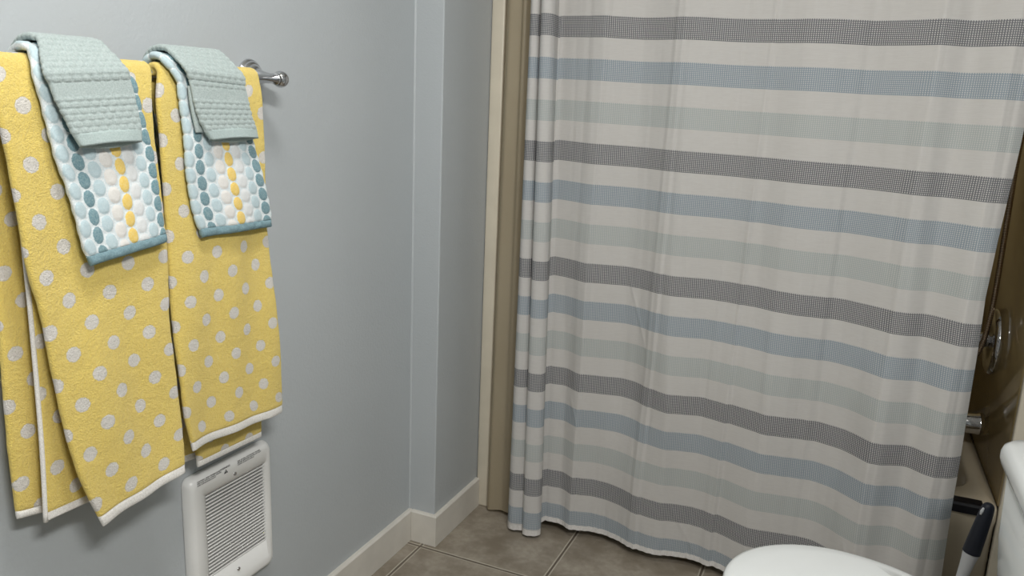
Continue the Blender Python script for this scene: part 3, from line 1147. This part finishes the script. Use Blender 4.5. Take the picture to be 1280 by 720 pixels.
# ---- hand towels and washcloths
def hand_towel(label, front, seed, uoff):
    yl, yr = front[1][1], front[1][3]
    root = empty('hand_towel', (WX + BARD, (yl + yr) / 2, 1.32), label, 'towel', 'oval patterned hand towels')
    yl = front[0][1] + 0.012
    b = [(0.034, yl + 0.01, 1.12, yr - 0.016, 1.12), (0.032, yl + 0.006, 1.18, yr - 0.016, 1.18), (0.033, yl + 0.002, 1.24, yr - 0.016, 1.24)]
    rows = b + over_bar(yl, yr - 0.014, 0.0275, (172, 145, 118, 92, 66, 42)) + [list(r) for r in front[2:]]
    c = Cloth(rows, 0.0042, soft(seed, 0.006, 3, 4), 'prop', lambda um, vm: disp_oval(um + uoff, vm), seed, 0.0004)
    S = c.len
    o = c.build('terry_cloth', 0.0, S - 0.013, M['ovals'], root, 0.0024)
    for l in o.data.uv_layers['UVMap'].data:
        l.uv[0] += uoff
    h = c.build('hem_band', S - 0.017, S, M['teal_hem'], root, 0.003, extra=0.0012)
    h['label'] = 'slate teal hem band'
    return root


hand_towel('white hand towel with teal, blue and yellow ovals, on the left yellow bath towel', H1F, 11.0, 0.0192)
hand_towel('white hand towel with teal, blue and yellow ovals, on the right yellow bath towel', H2F, 15.0, 0.0250)


def washcloth(label, front, seed, under=None):
    yl, yr = front[1][1], front[1][3]
    root = empty('washcloth', (WX + BARD, (yl + yr) / 2, 1.335), label, 'washcloth', 'sage green washcloths')
    yl = front[0][1] + 0.014
    b = [(0.019, yl + 0.004, 1.215, yr, 1.215), (0.019, yl + 0.002, 1.255, yr, 1.255)]
    rows = b + over_bar(yl, yr, 0.0405, (166, 140, 115, 92, 74, 58)) + [list(r) for r in front[3:]]
    c = Cloth(rows, 0.0036, None, 'center', None, seed, 0.0004)
    dsp = make_disp_basket(c.len)
    c.disp = dsp
    S = c.len
    c.build('terry_cloth', 0.0, S - 0.012, M['sage'], root, 0.0015)
    c.disp = None
    c.half = 0.0046
    h = c.build('hem_band', S - 0.0165, S, M['sage_hem'], root, 0.0025, open_end=True, caps=(False, True), lip=0.005)
    h['label'] = 'smooth folded hem'
    if under:
        ul = Cloth(under, 0.0028, None, 'center', None, seed + 3, 0.0004)
        ul.build('under_layer', 0.0, ul.len, M['sage'], root, 0.0025)
    return root


washcloth('sage green washcloth with basket bands, over the left oval patterned hand towel', W1F, 21.0)
washcloth('sage green washcloth with basket bands, over the right oval patterned hand towel', W2F, 25.0,
          [(0.1195, 0.946, 1.285, 0.980, 1.285), (0.1200, 0.947, 1.262, 0.985, 1.262), (0.1205, 0.951, 1.237, 0.99, 1.237), (0.1205, 0.957, 1.211, 0.995, 1.213)])

# ------------------------------------------------------------------ wall heater
he = empty('wall_heater', (WX, 1.112, 0.41), 'white louvred wall heater on the grey wall below the right yellow towel', 'heater')
HX0, HX1 = WX, WX + 0.024
hy0, hy1, hz0, hz1 = 0.996, 1.226, 0.262, 0.556
gy0, gy1, gz0, gz1 = 1.034, 1.199, 0.331, 0.512


def rr_yz(y0, y1, z0, z1, r, x, n=6):
    out = []
    for cy, cz, a0 in ((y1 - r, z1 - r, 0), (y0 + r, z1 - r, 90), (y0 + r, z0 + r, 180), (y1 - r, z0 + r, 270)):
        for k in range(n + 1):
            a = math.radians(a0 + 90.0 * k / n)
            out.append(Vector((x, cy + r * math.cos(a), cz + r * math.sin(a))))
    return out


bm = bmesh.new()
prs = [(0.0, 0.0003), (0.0, 0.006)]
rings = [rr_yz(hy0, hy1, hz0, hz1, 0.016, HX0 + 0.0004), rr_yz(hy0, hy1, hz0, hz1, 0.016, HX0 + 0.003)]
for k in range(1, 9):
    a = k / 8 * math.pi / 2
    q = 0.013 * (1 - math.cos(a))
    rings.append(rr_yz(hy0 + q, hy1 - q, hz0 + q, hz1 - q, 0.016, HX0 + 0.003 + 0.0205 * math.sin(a)))
xf = HX0 + 0.0235
rings.append(rr_yz(gy0 - 0.006, gy1 + 0.006, 0.292, gz1 + 0.004, 0.004, xf + 0.0002))
rings.append(rr_yz(gy0 - 0.0045, gy1 + 0.0045, 0.2935, gz1 + 0.003, 0.003, xf - 0.0012))
rings.append(rr_yz(gy0, gy1, gz0, gz1, 0.0015, xf - 0.0012))
rings.append(rr_yz(gy0, gy1, gz0, gz1, 0.0015, xf - 0.014))
loft(bm, rings)
bm_obj('cover', bm, M['heater'], he)
bm = bmesh.new()
box(bm, (xf - 0.0145, gy0 + 0.0005, gz0 + 0.0005), (xf - 0.013, gy1 - 0.0005, gz1 - 0.0005))  # near-black backing plate stands in for the shade between the louvres
bk = bm_obj('cavity_shade_panel', bm, M['dark'], he, False)
bk['label'] = 'near-black panel painting the shade behind the louvres'
NS = 24
pz = (gz1 - gz0) / NS
for i in range(NS):
    zc = gz0 + (i + 0.5) * pz
    bm = bmesh.new()
    sec = [(-0.0125, -0.0030), (-0.0125, -0.0022), (-0.0014, 0.0008), (-0.0007, 0.0004), (-0.0006, -0.0016), (-0.0018, -0.0014)]
    loft(bm, [[Vector((xf + a, y, zc + b)) for a, b in sec] for y in (gy0 + 0.0002, gy1 - 0.0002)])
    bm_obj('louvre', bm, M['heater'], he, False)
for yy, zz in ((1.113, 0.5245), (1.113, 0.309)):
    lathe('screw', [(0.0005, 0.0), (0.0042, 0.0), (0.0042, 0.0010), (0.0032, 0.0020), (0.0012, 0.0022), (0.0010, 0.0012), (0.0004, 0.0012)], (xf - 0.0004, yy, zz), (1, 0, 0), M['chrome'], he, 24)


def text_part(name, body, y, z, size, space=1.0):
    cu = bpy.data.curves.new('lettering', 'FONT')
    cu.body = body
    cu.size = size
    cu.space_line = space
    cu.extrude = 0.00012
    tmp = bpy.data.objects.new('lettering', cu)
    COL.objects.link(tmp)
    bpy.context.view_layer.update()
    dg = bpy.context.evaluated_depsgraph_get()
    me = bpy.data.meshes.new_from_object(tmp.evaluated_get(dg))
    bpy.data.objects.remove(tmp)
    me.transform(Matrix.Translation((xf + 0.0003, y, z)) @ Matrix(((0, 0, 1, 0), (1, 0, 0, 0), (0, 1, 0, 0), (0, 0, 0, 1))))
    o = link(name, me, M['ink'], he, False)
    return o


o = text_part('caution_text', 'CAUTION - HIGH TEMPERATURE\nKEEP ELECTRICAL CORDS, DRAPES\nAND FURNISHINGS AWAY', 1.014, 0.5468, 0.0040)
o['label'] = 'small black caution print, left block'
o = text_part('warning_heading', 'WARNING', 1.073, 0.5470, 0.0056)
o['label'] = 'bold black warning heading'
o = text_part('warning_text', 'RISK OF FIRE. DISCONNECT POWER\nBEFORE SERVICING HEATER. DO NOT\nCOVER OR BLOCK GRILLE', 1.121, 0.5470, 0.0040)
o['label'] = 'small black warning print, right block'
bm = bmesh.new()
tri = [Vector((xf + 0.0004, 1.083 + a, 0.5365 + b)) for a, b in ((0, 0), (0.0105, 0), (0.00525, 0.0085))]
loft(bm, [tri, [p + Vector((0.0002, 0, 0)) for p in tri]])
tr = bm_obj('warning_triangle', bm, M['ink'], he, False)
tr['label'] = 'black warning triangle symbol'
bm = bmesh.new()
box(bm, (xf + 0.0006, 1.0877, 0.5392), (xf + 0.0008, 1.0888, 0.5425))
box(bm, (xf + 0.0006, 1.0877, 0.5376), (xf + 0.0008, 1.0888, 0.5386))
xm = bm_obj('exclamation_mark', bm, M['heater'], tr, False)

# ------------------------------------------------------------------ toilet
TYC = 1.415
to = empty('toilet', (0.15, TYC, 0.0), 'white toilet with closed lid in front of the shower curtain', 'toilet')


def egg(x_tip, x_back, hw, z, n=72, back=0.86):
    """outline seen from above: round front toward -x, gently tapered sides, blunt back"""
    cx = x_tip + 0.205
    out = []
    for k in range(n):
        a = 2 * math.pi * k / n
        c, s_ = math.cos(a), math.sin(a)
        if c < 0:
            x = cx + (cx - x_tip) * c
            y = hw * s_
        else:
            x = cx + (x_back - cx) * (abs(c) ** 0.75)
            y = hw * math.copysign(abs(s_) ** 0.62, s_) * (1 - (1 - back) * c)
        out.append(Vector((x, TYC + y, z)))
    return out


bm = bmesh.new()
sec = [(0.06, 0.30, 0.115, 0.001), (0.055, 0.30, 0.118, 0.02), (0.075, 0.29, 0.105, 0.07), (0.07, 0.29, 0.105, 0.14), (0.0, 0.30, 0.130, 0.22), (-0.07, 0.31, 0.160, 0.29),
       (-0.115, 0.32, 0.176, 0.34), (-0.122, 0.325, 0.180, 0.372), (-0.118, 0.325, 0.178, 0.379)]
loft(bm, [egg(a, b, c, z) for a, b, c, z in sec])
bm_obj('bowl', bm, M['porcelain'], to)
bm = bmesh.new()
loft(bm, [egg(a, b, c, z) for a, b, c, z in [(-0.128, 0.262, 0.180, 0.380), (-0.134, 0.265, 0.184, 0.384), (-0.134, 0.265, 0.184, 0.392), (-0.128, 0.262, 0.180, 0.396)]])
bm_obj('seat', bm, M['seat'], to)
bm = bmesh.new()
loft(bm, [egg(a, b, c, z) for a, b, c, z in [(-0.130, 0.270, 0.181, 0.3968), (-0.137, 0.274, 0.186, 0.400), (-0.1385, 0.275, 0.187, 0.407), (-0.135, 0.273, 0.1845, 0.4125), (-0.127, 0.268, 0.178, 0.4155),
                                             (-0.10, 0.25, 0.158, 0.4175), (-0.04, 0.21, 0.11, 0.4195), (0.03, 0.14, 0.04, 0.420)]])
bm_obj('lid', bm, M['seat'], to)
for yy in (TYC - 0.075, TYC + 0.075):
    bm = bmesh.new()
    box(bm, (0.262, yy - 0.022, 0.3795), (0.300, yy + 0.022, 0.413), 0.007, 3)
    bm_obj('hinge', bm, M['seat'], to)


def tank_ring(x0, x1, y0, y1, r, z, n=8):
    return rrect(x0, x1, y0, y1, r, z, n)


ty0, ty1 = TYC - 0.222, TYC + 0.222
bm = bmesh.new()
loft(bm, [tank_ring(0.356, 0.520, ty0 + 0.045, ty1 - 0.045, 0.05, 0.3610), tank_ring(0.341, 0.527, ty0 + 0.03, ty1 - 0.03, 0.05, 0.4060), tank_ring(0.329, 0.529, ty0 + 0.014, ty1 - 0.014, 0.05, 0.5260),
          tank_ring(0.325, 0.530, ty0 + 0.010, ty1 - 0.010, 0.05, 0.6630)])
bm_obj('tank', bm, M['porcelain'], to)
bm = bmesh.new()
loft(bm, [tank_ring(0.321, 0.532, ty0 + 0.006, ty1 - 0.006, 0.052, 0.6635), tank_ring(0.313, 0.534, ty0 - 0.002, ty1 + 0.002, 0.055, 0.6680), tank_ring(0.310, 0.535, ty0 - 0.005, ty1 + 0.005, 0.058, 0.6780),
          tank_ring(0.310, 0.535, ty0 - 0.005, ty1 + 0.005, 0.058, 0.6900), tank_ring(0.313, 0.534, ty0 - 0.002, ty1 + 0.002, 0.057, 0.7000), tank_ring(0.321, 0.529, ty0 + 0.006, ty1 - 0.006, 0.052, 0.7065),
          tank_ring(0.336, 0.520, ty0 + 0.022, ty1 - 0.022, 0.045, 0.7095), tank_ring(0.371, 0.485, ty0 + 0.06, ty1 - 0.06, 0.03, 0.7105)])
bm_obj('tank_lid', bm, M['porcelain'], to)
bm = bmesh.new()
box(bm, (0.255, TYC - 0.11, 0.30), (0.40, TYC + 0.11, 0.3545), 0.02, 3)
bm_obj('tank_shelf', bm, M['porcelain'], to)

# ------------------------------------------------------------------ toilet brush in its holder
br = empty('toilet_brush', (0.287, 1.80, 0.0), 'toilet brush with navy black grip and pale grey shaft, between toilet and tub', 'brush')
top = Vector((0.3495, 1.80, 0.496))
bot = Vector((0.285, 1.795, 0.06))
ax = (bot - top).normalized()


def along(d, off=0.0):
    return tuple(top + ax * d + Vector((off, 0, 0)))


tube('grip', [along(0.0), along(0.003), along(0.010), along(0.03), along(0.07), along(0.11), along(0.121), along(0.1225)],
     [0.003, 0.0085, 0.0120, 0.0140, 0.0160, 0.0175, 0.0178, 0.010], M['grip'], br, 24, 6)
tube('shaft', [along(0.120), along(0.128), along(0.15), along(0.20), along(0.30), along(0.38)], [0.0165, 0.0160, 0.0135, 0.0105, 0.0085, 0.0085], M['shaft'], br, 20, 6)
bm = bmesh.new()
hole = [tuple(top + ax * d + Vector((0.0, -0.0128, 0.0)) ) for d in (0.012, 0.030)]
tubeo = tube('hang_slot', [tuple(top + ax * 0.010 + Vector((-0.0095, -0.0080, 0))), tuple(top + ax * 0.018 + Vector((-0.0108, -0.0088, 0))), tuple(top + ax * 0.026 + Vector((-0.0112, -0.0092, 0)))], [0.002, 0.0036, 0.002], M['shaft'], br, 12, 6)
tubeo['label'] = 'pale slot at the top of the grip'
bm.free()
lathe('brush_head', [(0.004, 0), (0.028, 0.004), (0.036, 0.02), (0.036, 0.06), (0.028, 0.08), (0.004, 0.085)], along(0.36), tuple(ax), M['bristle'], br, 32)
hd = lathe('holder', [(0.004, 0.0), (0.055, 0.0), (0.058, 0.006), (0.052, 0.02), (0.050, 0.15), (0.053, 0.155), (0.049, 0.155), (0.047, 0.02), (0.004, 0.012)], (0.287, 1.80, 0.0006), (0, 0, 1), M['shaft'], br, 40)
